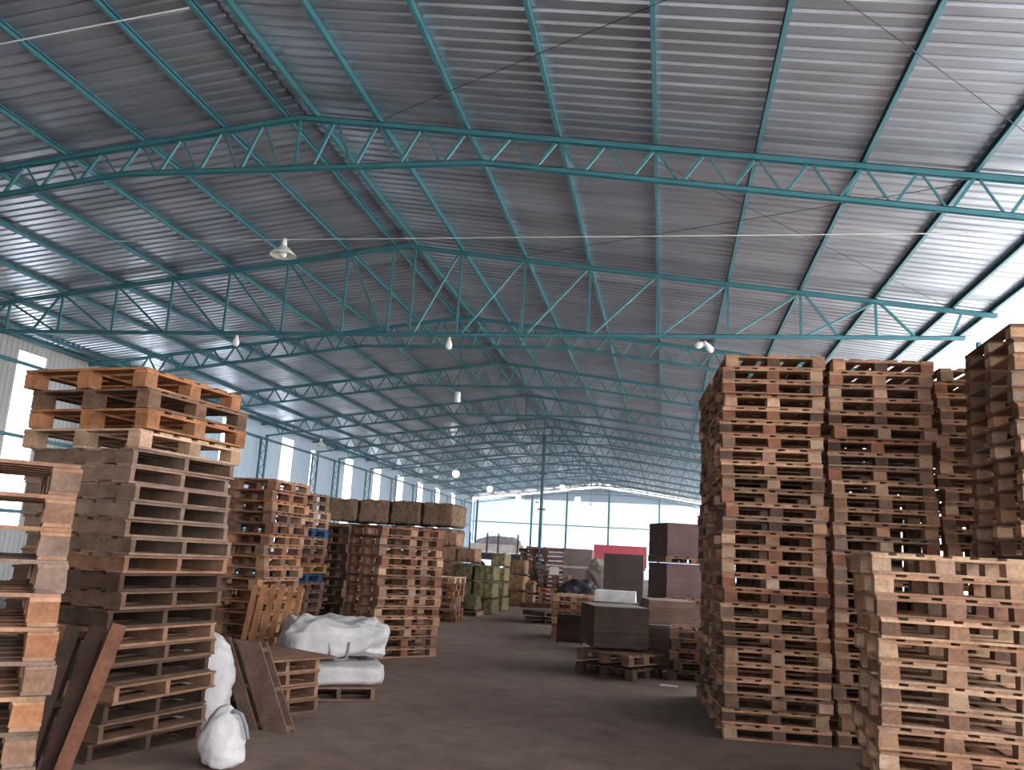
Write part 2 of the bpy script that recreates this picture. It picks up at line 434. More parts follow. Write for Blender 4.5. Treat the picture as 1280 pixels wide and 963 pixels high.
b = MB(); b.box(-.12, .14, -.04, .04, .1, .17); link('holder', b.mesh('holder', DARK), t)
far = [(-13.0, 51, 6.39, 'first along the strip windows'), (-13.3, 63, 6.45, 'second along the strip windows'), (-12.1, 69, 6.34, 'just under the gable slot'),
       (-10.9, 66, 5.73, 'lowest before the ridge post'), (-10.5, 69, 5.69, 'small, close beside the ridge post'), (-8.8, 72, 7.6, 'high against the gable slot'),
       (-6.5, 63, 5.95, 'upper one past the ridge post'), (-5.6, 64, 5.35, 'lower one past the ridge post')]
lit_me = MB().lathe([(.01, -.2), (.13, -.17), (.2, -.06), (.21, .04), (.16, .15), (.05, .2)], 16).mesh('lit_bulb', LIT, True)
cap_me = MB().lathe([(.03, .42), (.08, .4), (.09, .3), (.24, .18), (.23, .16), (.06, .2)], 18).mesh('reflector', WHITE, True)
for x, y, z, w in far:
    t = thing('pendant_lamp', 'glowing round hall lamp far back, ' + w, 'lamp', (x, y, z), 0, 'lit lamps at the far end')
    link('bulb', lit_me, t); link('reflector', cap_me, t)
    b = MB(); b.tube([(0, 0, .4), (0, 0, rz_at(x - XR) + .05 - z)], .012, 6); link('cord', b.mesh('cord', DARK), t)

# ------------------------------------------------------------------ pallets
PALE, PINE, TAN, ORANGE, RED, GREY, BROWN, DKB, BLUE, YEL = (.56, .42, .29), (.47, .31, .20), (.37, .235, .155), (.44, .23, .115), (.30, .15, .095), (.29, .22, .165), (.22, .145, .10), (.115, .078, .058), (.03, .10, .21), (.46, .30, .11)
def jig(c, a=.16):
    k = 1 + R.uniform(-a, a); return (c[0] * k * (1 + R.uniform(-.05, .05)), c[1] * k, c[2] * k * (1 + R.uniform(-.06, .06)))
_cache = {}
def block_pallet_meshes(W, D, H, var):
    key = ('b', W, D, H, var)
    if key in _cache: return _cache[key]
    st = R.getstate(); R.seed(hash((round(W * 100), round(D * 100), var)) & 0xffff)
    t = .018; bw = .13
    top = MB(); n = R.choice([5, 6, 6]); pw = W / (n + (n - 1) * .5)
    for k in range(n):
        if var and n > 5 and 0 < k < n - 1 and R.random() < .08: continue
        x0 = -W / 2 + k * (W - pw) / (n - 1)
        top.box(x0, x0 + pw, -D / 2 + R.uniform(0, .012), D / 2 - R.uniform(0, .012), H - t, H, .004)
    for y in (-D / 2, -bw / 2, D / 2 - bw):
        top.box(-W / 2 + R.uniform(0, .01), W / 2 - R.uniform(0, .01), y + .003, y + bw - .004, H - 2 * t, H - t, .004)
    tm = top.mesh('top_deck', WOOD)
    bots = []
    for y in (-D / 2, -bw / 2, D / 2 - bw):
        m = MB(); m.box(-W / 2 + R.uniform(0, .01), W / 2 - R.uniform(0, .01), y + .004, y + bw - .006, 0, t, .004); bots.append(m.mesh('bottom_board', WOOD))
    hb = H - 3 * t; m = MB(); bl = .125
    m.box(-bl / 2, bl / 2, -bw / 2 + .003, bw / 2 - .003, 0, hb - .0006, .004); bm = m.mesh('block', WOOD)
    locs = [(x, y, t + .0003) for x in (-W / 2 + bl / 2 + .004, 0, W / 2 - bl / 2 - .004) for y in (-D / 2 + bw / 2, 0, D / 2 - bw / 2)]
    R.setstate(st)
    _cache[key] = (tm, bots, bm, locs); return _cache[key]
def stringer_pallet_meshes(W, D, H, var, solid=False):
    key = ('s', W, D, H, var, solid)
    if key in _cache: return _cache[key]
    st = R.getstate(); R.seed(hash((round(W * 100), round(D * 100), var, 7)) & 0xffff)
    t = .018
    def deck(n, z, name):
        d = MB(); pw = D / (n + (n - 1) * (.35 if n > 4 else .9)) if not solid or n < 5 else D / n - .002
        for k in range(n):
            y0 = -D / 2 + k * (D - pw) / (n - 1)
            d.box(-W / 2 + R.uniform(0, .015), W / 2 - R.uniform(0, .015), y0, y0 + pw, z, z + t, .004)
        return d
    top = deck(6, H - t, 'top_deck'); bot = deck(4, 0, 'bottom_deck')
    strs = []
    for x in (-W / 2 + .02, -.02, W / 2 - .06):
        m = MB(); m.box(x, x + .042, -D / 2 + .004, D / 2 - .004, t + .0003, H - t - .0003, .002); strs.append(m.mesh('stringer', WOOD))
    # thin battens tie each deck into one frame
    R.setstate(st)
    _cache[key] = (top.mesh('top_deck', WOOD), bot.mesh('bottom_deck', WOOD), strs); return _cache[key]
PG = {}
def pallet(kind, W, D, H, loc, rz, col, label, group, parts=True, var=0, rot=None, blockcols=None, k_level=0):
    t = thing('stringer_pallet' if kind == 's' else 'block_pallet', label, 'pallet', loc, rz, group)
    if rot is not None: t.rotation_euler = rot
    if kind == 's':
        a, b_, ss = stringer_pallet_meshes(W, D, H, var)
        link('top_deck', a, t, col=jig(col)); link('bottom_deck', b_, t, col=jig(col))
        for s in ss: link('stringer', s, t, col=jig(col, .2))
    else:
        tm, bots, bm, locs = block_pallet_meshes(W, D, H, var)
        link('top_deck', tm, t, col=jig(col))
        for s in bots: link('bottom_board', s, t, col=jig(col, .2))
        for l in locs:
            c = R.choice(blockcols(k_level)) if callable(blockcols) else R.choice(blockcols) if blockcols else col
            dx = R.uniform(-.02, .02) if abs(l[0]) < .1 else 0
            link('block', bm, t, (l[0] + dx, l[1], l[2]), col=jig(c, .22))
    return t
def look(c):
    return {PALE: 'pale', PINE: 'light pine', TAN: 'tan', ORANGE: 'orange-toned', RED: 'reddish', GREY: 'grey', BROWN: 'brown', DKB: 'dark', BLUE: 'blue-painted', YEL: 'yellowish'}[c]
def stack(corner, a, W, D, H, pitch, cols, where, group, kinds=None, jit=.025, rj=1.6, blockcols=None, z0=0., spec=None):
    """cols from the bottom up; corner is where the two faces in view meet on the floor"""
    a = math.radians(a); ex = Vector((math.cos(a), math.sin(a))); ey = Vector((-math.sin(a), math.cos(a)))
    n = len(cols); z = z0; out = []
    for k, c in enumerate(cols):
        kd = kinds[k] if kinds else 'b'; w, d, h, p, da = W, D, H, pitch, 0
        if spec and k in spec: w, d, h, p, da = spec[k]
        aa = a + math.radians(da)
        e1 = Vector((math.cos(aa), math.sin(aa))); e2 = Vector((-math.sin(aa), math.cos(aa)))
        cen = Vector(corner) + e1 * w / 2 + e2 * d / 2
        j = ex * R.uniform(-jit, jit) + ey * R.uniform(-jit, jit)
        lab = '%s wooden pallet, %s from the top of %s' % (look(c), ordw[n - 1 - k], where)
        out.append(pallet(kd, w, d, h, (cen.x + j.x, cen.y + j.y, z), aa + math.radians(R.uniform(-rj, rj)), c, lab, group, var=R.randrange(4), blockcols=blockcols, k_level=k))
        z += p
    return z, out
def pick(n, w): return [R.choices([x for x, _ in w], [y for _, y in w])[0] for _ in range(n)]
MIX = [PINE, PALE, TAN, GREY, RED, PALE, BROWN, BROWN, DKB, DKB, TAN, RED]
TALL = [(TAN, 5), (PINE, 3), (GREY, 1.5), (RED, 1), (BROWN, 1.5)]
stack((.57, 8.66), 3, 1.0, 1.2, .139, .1398, pick(27, TALL), 'the tall stack at the aisle edge', 'pallets of the tall stack at the aisle edge', blockcols=MIX)
stack((.51, 10.0), 3, 1.0, 1.2, .139, .1390, pick(27, TALL), 'the tall stack backing the aisle-edge one', 'pallets of the tall stack behind the aisle edge one', blockcols=MIX)
stack((1.58, 10.25), 3, 1.0, 1.2, .139, .1398, pick(18, TALL), 'the unseen stack behind the tall second', 'pallets of the unseen added stack', blockcols=MIX)  # unseen stack, added to darken the gaps of the one before it
stack((-6.42, 10.2), 88, 1.0, 1.2, .139, .1412, pick(14, [(BROWN, 3), (RED, 1), (TAN, 1)]), 'the unseen stack beyond the reddish one', 'pallets of the unseen stack beyond the reddish one')  # unseen stack, added to block window light through the reddish one
stack((1.64, 8.80), 3, 1.0, 1.2, .139, .1398, pick(27, TALL), 'the tall stack second from the aisle', 'pallets of the tall stack second from the aisle', blockcols=MIX)
stack((2.76, 9.10), 2, 1.0, 1.2, .139, .1390, pick(27, TALL), 'the tall stack third from the aisle', 'pallets of the tall stack third from the aisle', blockcols=MIX)
stack((2.90, 7.55), 0, 1.1, 1.2, .139, .1408, pick(27, [(BROWN, 4), (GREY, 3), (TAN, 2), (RED, 1)]), 'the tall dark-sided stack', 'pallets of the tall dark-sided stack', blockcols=[GREY, BROWN, TAN, PALE, BROWN, PINE])
stack((1.47, 6.42), -3, 1.0, 1.0, .1455, .1470, pick(12, [(PINE, 3), (PALE, 4), (TAN, 1)]), 'the low pale stack before tall ones', 'pallets of the low pale stack', blockcols=[PALE, PALE, PALE, PINE, TAN, GREY, BROWN], jit=.03)
stack((-2.67, 3.47), 131, 1.0, 1.2, .1445, .1462, pick(13, [(PINE, 3), (GREY, 4), (TAN, 1)]), 'the chunky-block stack with orange-stained blocks', 'pallets of the chunky-block stack', blockcols=lambda k: [TAN, GREY, PINE, BROWN, GREY] if k > 8 else [ORANGE, TAN, YEL, ORANGE, PINE], jit=.012, rj=1)
nl = 17
cols2 = [DKB, BROWN, DKB, TAN, DKB, BROWN, TAN, DKB, BROWN, DKB, TAN, GREY, GREY, GREY, GREY, GREY, GREY] + [PALE, ORANGE, BROWN, ORANGE]
kd = ['s'] * nl + ['b'] * 4
spec2 = {nl + k: (1.15, 1.25, .152, .158, 3) for k in range(4)}
stack((-3.9, 5.62), 77, 1.08, 1.15, .129, .1313, cols2, 'the big stack beside propped planks', 'pallets of the big mixed stack', kd, .04, 2.6, spec=spec2)
stack((-4.98, 10.1), 86, 1.0, 1.2, .139, .1412, pick(17, [(ORANGE, 3), (TAN, 4), (RED, 2), (BROWN, 2)]), 'the reddish stack behind the upright pallet', 'pallets of the reddish stack', blockcols=[TAN, ORANGE, RED, BROWN, PINE], jit=.04, rj=3)
c4 = pick(17, [(TAN, 2), (RED, 2), (BROWN, 3)]); c4[1] = BLUE; c4[7] = BLUE; c4[8] = YEL; c4[12] = BLUE; c4[13] = TAN; c4[14] = PINE
stack((-5.65, 12.4), 84, 1.0, 1.2, .139, .1417, c4, 'the stack that holds blue pallets', 'pallets of the stack with blue ones', jit=.03, rj=2)
stack((-5.32, 13.75), 78, 1.0, 1.1, .139, .1485, pick(13, [(BROWN, 3), (DKB, 3)]), 'the shade-darkened stack behind the lone stack', 'pallets of the shade-darkened stack', jit=.02)  # dark wood tones carry the shade this stack stands in
stack((-4.16, 12.14), 50, 1.15, .98, .1455, .1485, pick(13, [(TAN, 3), (PINE, 3), (RED, 2), (BROWN, 2)]), 'the lone stack beyond white bags', 'pallets of the lone stack', blockcols=[PALE, PINE, TAN, RED, TAN], jit=.025)
stack((-5.72, 19.2), 2, 1.0, 1.0, .139, .1457, pick(6, [(TAN, 3), (RED, 2)]) + [PALE], 'the short stack before the green hay', 'pallets of the short stack by the hay', jit=.03, rj=4)
# goods along the aisle
stack((-.42, 12.02), 58, .85, .95, .15, .19, [DKB, BROWN], 'the crooked pair carrying dark cardboard', 'pallets under the dark cardboard', jit=.03, rj=5)
stack((.12, 12.45), 0, .85, 1.0, .139, .142, [DKB, DKB, BROWN, BROWN, TAN], 'the dark low stack amid cardboard', 'pallets beside the tall aisle stack', jit=.03, rj=3)
stack((-2.2, 17.2), 2, .85, 1.0, .139, .146, [BROWN, RED, TAN, BROWN, RED, PINE], 'the short stack behind dark crate', 'pallets behind the dark crate', jit=.03, rj=3)
stack((-5.12, 30.2), 2, .92, 1.0, .139, .144, pick(13, [(DKB, 4), (BROWN, 2)]), 'the dark far stack near the brown hay', 'pallets of the dark far stack', jit=.05, rj=5)
stack((-4.15, 28.6), 1, 1.0, 1.0, .14, .1455, [ORANGE, TAN, ORANGE, ORANGE, DKB, BROWN, BROWN], 'the far stack with orange bottom pallets', 'pallets of the orange-footed far stack', jit=.03)

# broken wood on the dark stack by the tall aisle stack
def plank(label, p, q, w, th, col, group=None, name='wooden_plank', roll=0.):
    p, q = Vector(p), Vector(q); d = q - p
    b = MB(); b.box(-w / 2, w / 2, -th / 2, th / 2, 0, d.length, .004)
    o = link(name, b.mesh('plank', WOOD), None, p, (0, 0, 0), col)
    m = d.to_track_quat('Z', 'Y').to_matrix() @ Matrix.Rotation(roll, 3, 'Z')
    o.rotation_euler = m.to_euler(); tag(o, label, 'plank', group); return o
plank('loose pale plank lying flat atop the dark stack beside the aisle', (.15, 12.6, .738), (.85, 12.75, .745), .1, .022, TAN, 'loose planks', roll=PI / 2 * 0)
plank('loose plank propped up at a slant atop the dark aisle stack', (.2, 12.95, .742), (.75, 12.9, .91), .1, .022, PINE, 'loose planks')
plank('short loose plank atop the dark aisle stack at its tall-stack end', (.6, 13.1, .742), (.88, 12.6, .80), .09, .022, BROWN, 'loose planks')

# propped planks and pallet by the big mixed stack
plank('reddish brown plank propped against the big mixed stack', (-3.73, 5.04, .012), (-3.68, 5.38, .98), .1, .03, (.24, .12, .075), 'propped wood', roll=.9)
def lean_frame(name, label, e, u, n, base, L, boards, runners, col, group):
    """a pallet standing on its edge: boards run up along u, set out along e; runners behind along n"""
    t = thing(name, label, 'pallet', base, 0, group)
    e, u, n = Vector(e), Vector(u).normalized(), Vector(n)
    def slab(a0, a1, h0, h1, n0, n1, nm, c):
        b = MB(); p = []
        for h in (h0, h1):
            for (s, q) in ((a0, n0), (a1, n0), (a1, n1), (a0, n1)): p.append(e * s + u * h + n * q)
        b.hexa(p); o = link(nm, b.mesh(nm, WOOD), t, col=jig(c, .15)); return o
    for (a0, a1) in boards: slab(a0, a1, 0, L + R.uniform(-.02, .01), 0, .02, 'board', col)
    w = boards[-1][1]
    for h in runners: slab(.005, w - .005, h, h + .045, .0205, .11, 'stringer', col)
    for (a0, a1) in boards[::max(1, len(boards) - 1)]: slab(a0, a1, .0, L - .02, .1105, .13, 'rear_board', col)
    return t
lean_frame('leaning_pallet', 'dark narrow pallet propped on edge beside the reddish plank', (.93, .36, 0), (-.01, .3, .92), (-.36, .88, -.25), (-4.0, 4.98, .03), .98, [(0, .09), (.14, .24)], (.02, .45, .9), (.075, .05, .04), 'propped wood')
lean_frame('leaning_pallet', 'dark weathered pallet leaning askew before the small plank stack', (.985, -.12, 0), (-.47, .22, .72), (.12, .95, 0), (-3.57, 7.16, .0), .88, [(0, .14), (.2, .45)], (.02, .38, .76), (.20, .145, .11), 'propped wood')
t = lean_frame('leaning_pallet', 'orange slatted pallet standing upright before the reddish stack', (.97, .2, .03), (.05, .18, 1), (-.2, .97, -.15), (-4.92, 9.42, .0), 1.1, [(0, .06), (.1, .17), (.21, .28), (.32, .39), (.43, .5), (.55, .6)], (.05, .5, .98), (.47, .25, .13), 'propped wood')
stack((-3.66, 7.45), 64, .78, .95, .125, .128, [BROWN, TAN, TAN, PINE], 'the small stack behind askew pallet', 'pallets of the small plank stack', ['s'] * 4, .02, 3)
b = MB(); b.box(-.40, .40, -.48, .48, 0, .016, .01)
o = link('plywood_sheet', b.mesh('plywood_sheet', WOOD), None, (-3.76, 8.0, .5135), (0, 0, math.radians(62)), (.38, .24, .16)); tag(o, 'brown plywood sheet lying on top of the small plank stack', 'board')
# junk heap of broken pallets
for k, (x, y, z, rx, ry, rz_) in enumerate(((-2.92, 21.1, .003, 0, 0, .3), (-2.86, 21.0, .17, .0, .05, .9), (-3.0, 21.15, .36, -.04, .02, 1.4))):
    pallet('s', .8, .8, .11, (x, y, z), 0, DKB, 'broken dark pallet in the low heap on the aisle floor, %s' % ('bottom', 'middle', 'top')[k], 'broken pallets on the floor', var=k, rot=(rx, ry, rz_))

# ------------------------------------------------------------------ bulk bags
def blob_mesh(name, sx, sy, sz, seed, mat, wr=.05, expo=.45, n=72, m=52, freq=2.4, taper=0., crease=1.):
    b = MB(); v = []; f = []
    def s(c, e): return math.copysign(abs(c) ** e, c)
    for i in range(m + 1):
        ph = -PI / 2 + PI * i / m
        for k in range(n):
            th = 2 * PI * k / n
            x = s(math.cos(ph), expo) * s(math.cos(th), expo); y = s(math.cos(ph), expo) * s(math.sin(th), expo); z = s(math.sin(ph), expo * .9)
            p = Vector((x * sx / 2, y * sy / 2, z * sz / 2)); d = Vector((x, y, z)).normalized()
            q = p * freq + Vector((seed * 7.1, seed * 3.3, seed))
            h = noise.noise(q) * 1.0 + .5 * noise.noise(q * 2.3) + .45 * (1 - 2 * abs(noise.noise(q * Vector((1.4, 1.4, 3.2)) if False else Vector((q.x * 1.5, q.y * 1.5, q.z * 4.5)))))
            rd = 0
            for (ax, fr, am) in (((3, 1, 7), 1., .55), ((1, 4, 2), 1.6, .4), ((7, 6, 3), 1.3, .3)):
                qq = Vector((q.x * ax[0], q.y * ax[1], q.z * ax[2])) * .55 * fr
                rd += am * (1 - 2.6 * abs(noise.noise(qq)))
            p += d * (h * .8 + rd * .45 * crease) * wr
            if taper:
                tt = (p.z / sz + .5); kx = 1 - taper * max(0, tt) ** 1.5; p.x *= kx; p.y *= kx
            if z < -.8: p.z = max(p.z, -sz / 2)
            v.append(p)
    for i in range(m):
        for k in range(n): f.append((i * n + k, i * n + (k + 1) % n, (i + 1) * n + (k + 1) % n, (i + 1) * n + k))
    b.add(v, f)
    zmin = min(p.z for p in v); b.v = [(x, y, z - zmin) for x, y, z in b.v]
    return b.mesh(name, mat, True)
WB = (.66, .63, .63)
pal = pallet('s', .8, 1.0, .135, (-3.57, 9.2, 0), math.radians(28), GREY, 'grey pallet carrying the white bulk bags', 'pallet under bulk bags', var=1)
def bag(label, sx, sy, sz, loc, rz, seed, wr, loops=(), expo=.45, group='white sacks', col=WB, tilt=(0, 0), taper=0.):
    t = thing('bulk_bag', label, 'bag', loc, rz, group)
    t.rotation_euler = (tilt[0], tilt[1], rz)
    link('sack', blob_mesh('sack', sx, sy, sz, seed, PLASTIC, wr, expo, taper=taper), t, col=col)
    for p in loops:
        b = MB(); b.tube(p, .014, 6); link('strap', b.mesh('strap', PLASTIC, True), t, col=(.28, .3, .34))
    return t
bag('big crumpled white bulk bag upper on the pallet beside the lone stack', 1.0, 1.0, .31, (-3.64, 9.22, .37), math.radians(28), 3, .115,
    [[(-.1, -.53, .22), (-.08, -.575, .1), (.0, -.58, .04), (.1, -.575, .06), (.12, -.53, .22)]], .42)
bag('flattened white bulk bag beneath the upper one on the grey pallet', 1.0, .96, .2, (-3.6, 9.22, .14), math.radians(28), 5, .05, (), .38)
bag('tall white sack slumped behind the big mixed stack', (.58), .36, .76, (-3.97, 7.0, 0), .15, 8, .05, (), .85)
bag('small tied white sack on the floor at the foot of the big mixed stack', .32, .34, .36, (-3.13, 6.0, 0), .5, 12, .05,
    [[(.0, -.05, .33), (.05, -.09, .385), (.10, -.11, .36), (.14, -.14, .28), (.16, -.16, .2)]], .75, taper=.35)

# ------------------------------------------------------------------ hay bales
def bale_mesh(sx, sy, sz, seed, r=.24):
    n = 16; b = MB(); idx = {}; v = []; f = []
    st = (n, n, n)
    def vid(i, j, k):
        if (i, j, k) not in idx:
            p = Vector((i / n - .5, j / n - .5, k / n - .5)); q = p * 2
            c = Vector([max(-1 + r, min(1 - r, t)) for t in q]); d = q - c
            if d.length > 1e-6: q = c + d.normalized() * min(d.length, r)
            p = Vector((q.x * sx / 2, q.y * sy / 2, q.z * sz / 2))
            w = Vector((seed * 5.3, seed, seed * 2.7))
            h = noise.noise(p * 3 + w) * .045 + noise.noise(p * 13 + w) * .022
            h -= .02 * max(0, math.cos(q.x * 9.42)) ** 8 + .045
            p += p.normalized() * h
            idx[(i, j, k)] = len(v); v.append(p)
        return idx[(i, j, k)]
    for a in range(n):
        for c in range(n):
            f.append((vid(a, c, 0), vid(a, c + 1, 0), vid(a + 1, c + 1, 0), vid(a + 1, c, 0))); f.append((vid(a, c, n), vid(a + 1, c, n), vid(a + 1, c + 1, n), vid(a, c + 1, n)))
            f.append((vid(a, 0, c), vid(a + 1, 0, c), vid(a + 1, 0, c + 1), vid(a, 0, c + 1))); f.append((vid(a, n, c), vid(a, n, c + 1), vid(a + 1, n, c + 1), vid(a + 1, n, c)))
            f.append((vid(0, a, c), vid(0, a, c + 1), vid(0, a + 1, c + 1), vid(0, a + 1, c))); f.append((vid(n, a, c), vid(n, a + 1, c), vid(n, a + 1, c + 1), vid(n, a, c + 1)))
    b.add(v, f); return b.mesh('hay_bale', HAY, True)
_b = {}
def bales(x0, y0, nx, ny, nz, sx, sy, sz, col, where, group, zoff=0., skip=(), jit=.03, rowname=None):
    for k in range(nz):
        for j in range(ny):
            for i in range(nx):
                if (i, j, k) in skip: continue
                key = (sx, sy, sz, R.randrange(3))
                if key not in _b: _b[key] = bale_mesh(sx - .005, sy - .02, sz - .0, len(_b) + 1, .22 if sx > .9 else .15)
                o = link('hay_bale', _b[key], None, (x0 + sx * (i + .5) + R.uniform(-jit, jit) * .3, y0 + sy * (j + .5) + R.uniform(-jit, jit), zoff + .0 - .025 + sz * (k + .5)), (0, 0, R.uniform(-.03, .03)), jig(col, .18))
                bits = []
                if nx > 1: bits.append('%s along' % ordw[i])
                if ny > 1: bits.append(('front row', 'unseen back row')[j])
                if nz > 1: bits.append('%s layer up' % ordw[k])
                tag(o, ('%s %s' % (where, ', '.join(bits))).strip(), 'hay bale', group)
BRH, GRH, RDH = (.27, .18, .12), (.18, .145, .08), (.30, .18, .11)
bales(-5.70, 22.5, 2, 1, 3, .62, .9, .44, GRH, 'green bale in the block by the yellow-green column,', 'green hay bales')
pallet('s', .85, .8, .12, (-5.08, 21.9, 0), 0, TAN, 'low tan pallet under the single green bale', 'pallet under hay', var=0)
bales(-5.48, 21.53, 1, 1, 1, .8, .7, .40, (.16, .14, .085), 'single green hay bale on a low pallet before the green block', 'green hay bales', .16)
bales(-4.92, 24.0, 1, 1, 4, .46, .9, .42, (.23, .19, .105), 'yellow-green bale in the narrow column,', 'narrow hay column')
bales(-5.15, 27.0, 1, 1, 3, .8, .9, .5, RDH, 'reddish bale in the column before dark pallets,', 'reddish hay column')
bales(-4.42, 28.0 - .75, 1, 1, 2, .32, .6, .42, RDH, 'small reddish hay bale beside the far orange-footed stack,', 'reddish hay column')
bales(-6.72, 24.6, 2, 1, 5, .62, 1.0, .44, (.33, .2, .125), 'brown bale in the tall block behind green bales,', 'tall brown hay block', skip=((1, 0, 4),))
bales(-10.9, 25.9, 4, 2, 4, 1.08, 1.0, .79, BRH, 'large brown bale in the long hay wall,', 'long wall of hay')  # rear bales added out of sight to close bright gaps in the front row

# ------------------------------------------------------------------ cardboard and crates
def sheets_mesh(W, D, H, n, seed):
    st = R.getstate(); R.seed(seed); b = MB(); z = 0; h = H / n
    for k in range(n):
        j = .006 if k % 4 else .014
        dx, dy = R.uniform(-j, j), R.uniform(-j, j)
        b.box(-W / 2 + dx, W / 2 + dx, -D / 2 + dy, D / 2 + dy, z, z + h, .003); z += h
    R.setstate(st); return b.mesh('sheets', CARD)
def carton_pile(label, W, D, H, loc, a, col, n=22, topcol=None, band=False, group=None):
    t = thing('cardboard_bundle', label, 'cardboard', loc, math.radians(a), group)
    link('sheets', sheets_mesh(W, D, H, n, int(abs(loc[0] * 100) + loc[1] * 10)), t, col=col)
    if topcol:
        b = MB(); b.box(-W / 2 + .01, W / 2 - .005, -D / 2 + .005, D / 2 - .01, H + .0005, H + .008, .006); link('top_sheet', b.mesh('top_sheet', CARD), t, col=topcol)
    if band:
        b = MB()
        for (x0, x1, y0, y1) in ((-W / 2 - .02, W / 2 + .02, -D / 2 - .022, -D / 2 - .018), (-W / 2 - .02, W / 2 + .02, D / 2 + .018, D / 2 + .022), (-W / 2 - .022, -W / 2 - .018, -D / 2 - .02, D / 2 + .02), (W / 2 + .018, W / 2 + .022, -D / 2 - .02, D / 2 + .02)):
            b.box(x0, x1, y0, y1, H * .62, H * .66)
        link('strap', b.mesh('strap', PLASTIC), t, col=(.4, .38, .38))
    return t
CB, CDK, CMAU = (.20, .14, .11), (.075, .055, .05), (.21, .155, .14)
carton_pile('dark bundle of flat cardboard sheets on the crooked pallet pair', .8, .95, .56, (-.72, 12.9, .38 + .005), 17, (.085, .06, .05), 24, (.30, .27, .26), group='cardboard bundles')
carton_pile('brown cardboard bundle behind the dark one by the aisle stack', .7, .9, .36, (.05, 14.1, .665), 10, (.19, .125, .095), 16, (.30, .25, .22), group='cardboard bundles')
carton_pile('black-brown cardboard base bundle under the brown one', .72, .92, .65, (.06, 14.1, .005), 10, CDK, 22, (.42, .38, .35), group='cardboard bundles')
carton_pile('plain dark cardboard bundle under the white foam slab', .8, .7, .87, (-.85, 15.6, .005), 0, CDK, 24, group='cardboard bundles')
b = MB(); b.box(-.36, .36, -.3, .3, 0, .19, .008)
o = link('foam_slab', b.mesh('foam_slab', PLASTIC), None, (-.85, 15.6, .88), (0, 0, 0), (.68, .66, .64)); tag(o, 'white foam slab on a dark bundle behind the cardboard', 'foam slab')
carton_pile('tall mauve-brown cardboard bundle standing far down the aisle', 1.0, 1.0, 1.78, (-3.02, 30.6, .16), 0, CMAU, 40, band=True, group='cardboard bundles')
pallet('s', 1.0, 1.0, .14, (-3.02, 30.6, 0), 0, BROWN, 'brown pallet under the tall mauve-brown bundle', 'pallets under cardboard', var=2)
carton_pile('tall black-brown cardboard bundle before the red trailer', 1.1, 1.0, 1.65, (-1.12, 24.6, .145), 0, CDK, 40, group='cardboard bundles')
pallet('s', 1.1, 1.0, .13, (-1.12, 24.6, 0), 0, DKB, 'dark pallet under the tall black-brown bundle', 'pallets under cardboard', var=2)
z = 0
for k in range(3):
    w = ('bottom', 'middle', 'top')[k]
    a = math.radians(22); cx = .03 + .6 * math.cos(a) - .5 * math.sin(a); cy = 17.5 + .6 * math.sin(a) + .5 * math.cos(a)
    pallet('b', 1.2, 1.0, .125, (cx, cy, z), a, BROWN, 'brown pallet under the %s bundle of the three-tier cardboard pile' % w, 'pallets under cardboard', var=k)
    carton_pile('dark plum cardboard bundle, %s tier of the three-tier pile' % w, 1.16, .98, .675, (cx, cy, z + .128), 22 + R.uniform(-1, 1), (.11, .07, .065), 20, group='cardboard bundles')
    z += .81
# dark slatted crate before the short stack
t = thing('slatted_crate', 'dark slatted crate on the floor before the short aisle stack', 'crate', (-1.76, 16.72, 0))
for sy in (-.19, .17):
    for k in range(4):
        b = MB(); b.box(-.25, .25, sy, sy + .016, .02 + k * .125, .125 + k * .125); link('slat', b.mesh('slat', WOOD), t, col=jig((.06, .042, .036)))
for sx in (-.25, .22):
    for sy in (-.1735, .138):
        b = MB(); b.box(sx, sx + .03, sy, sy + .031, 0, .52); link('corner_post', b.mesh('corner_post', WOOD), t, col=(.06, .042, .036))
b = MB(); b.box(-.26, .26, -.2, .2, .521, .535); link('lid', b.mesh('lid', WOOD), t, col=(.09, .06, .05))
b = MB(); b.box(-.15, .15, -.15, .15, 0, .26, .01)
o = link('cardboard_box', b.mesh('cardboard_box', CARD), None, (-3.7, 29.0, 1.022), (0, 0, .1), (.62, .5, .45)); tag(o, 'small pale box on the orange-footed far stack', 'box')
tp = link('tarp_heap', blob_mesh('tarp_heap', 1.1, .9, 1.0, 21, PLASTIC, .12, .8), None, (-2.15, 22.2, 0), (0, 0, .2), (.035, .03, .035)); tag(tp, 'dark crumpled tarpaulin heap beside the tall black-brown bundle', 'tarpaulin')
tp = link('sack_heap', blob_mesh('sack_heap', .7, .6, 1.65, 22, PLASTIC, .1, .8), None, (-1.95, 26.2, 0), (0, 0, .2), (.45, .36, .32)); tag(tp, 'pale tall sack standing behind the dark tarpaulin heap', 'sack')
b = MB(); b.box(-.11, .11, -.04, .04, 0, .012, .02)
o = link('paper_scrap', b.mesh('paper_scrap', PLASTIC), None, (.1, 11.9, .001), (0, 0, -.2), (.6, .6, .6)); tag(o, 'scrap of white paper on the floor before the pallets', 'litter')

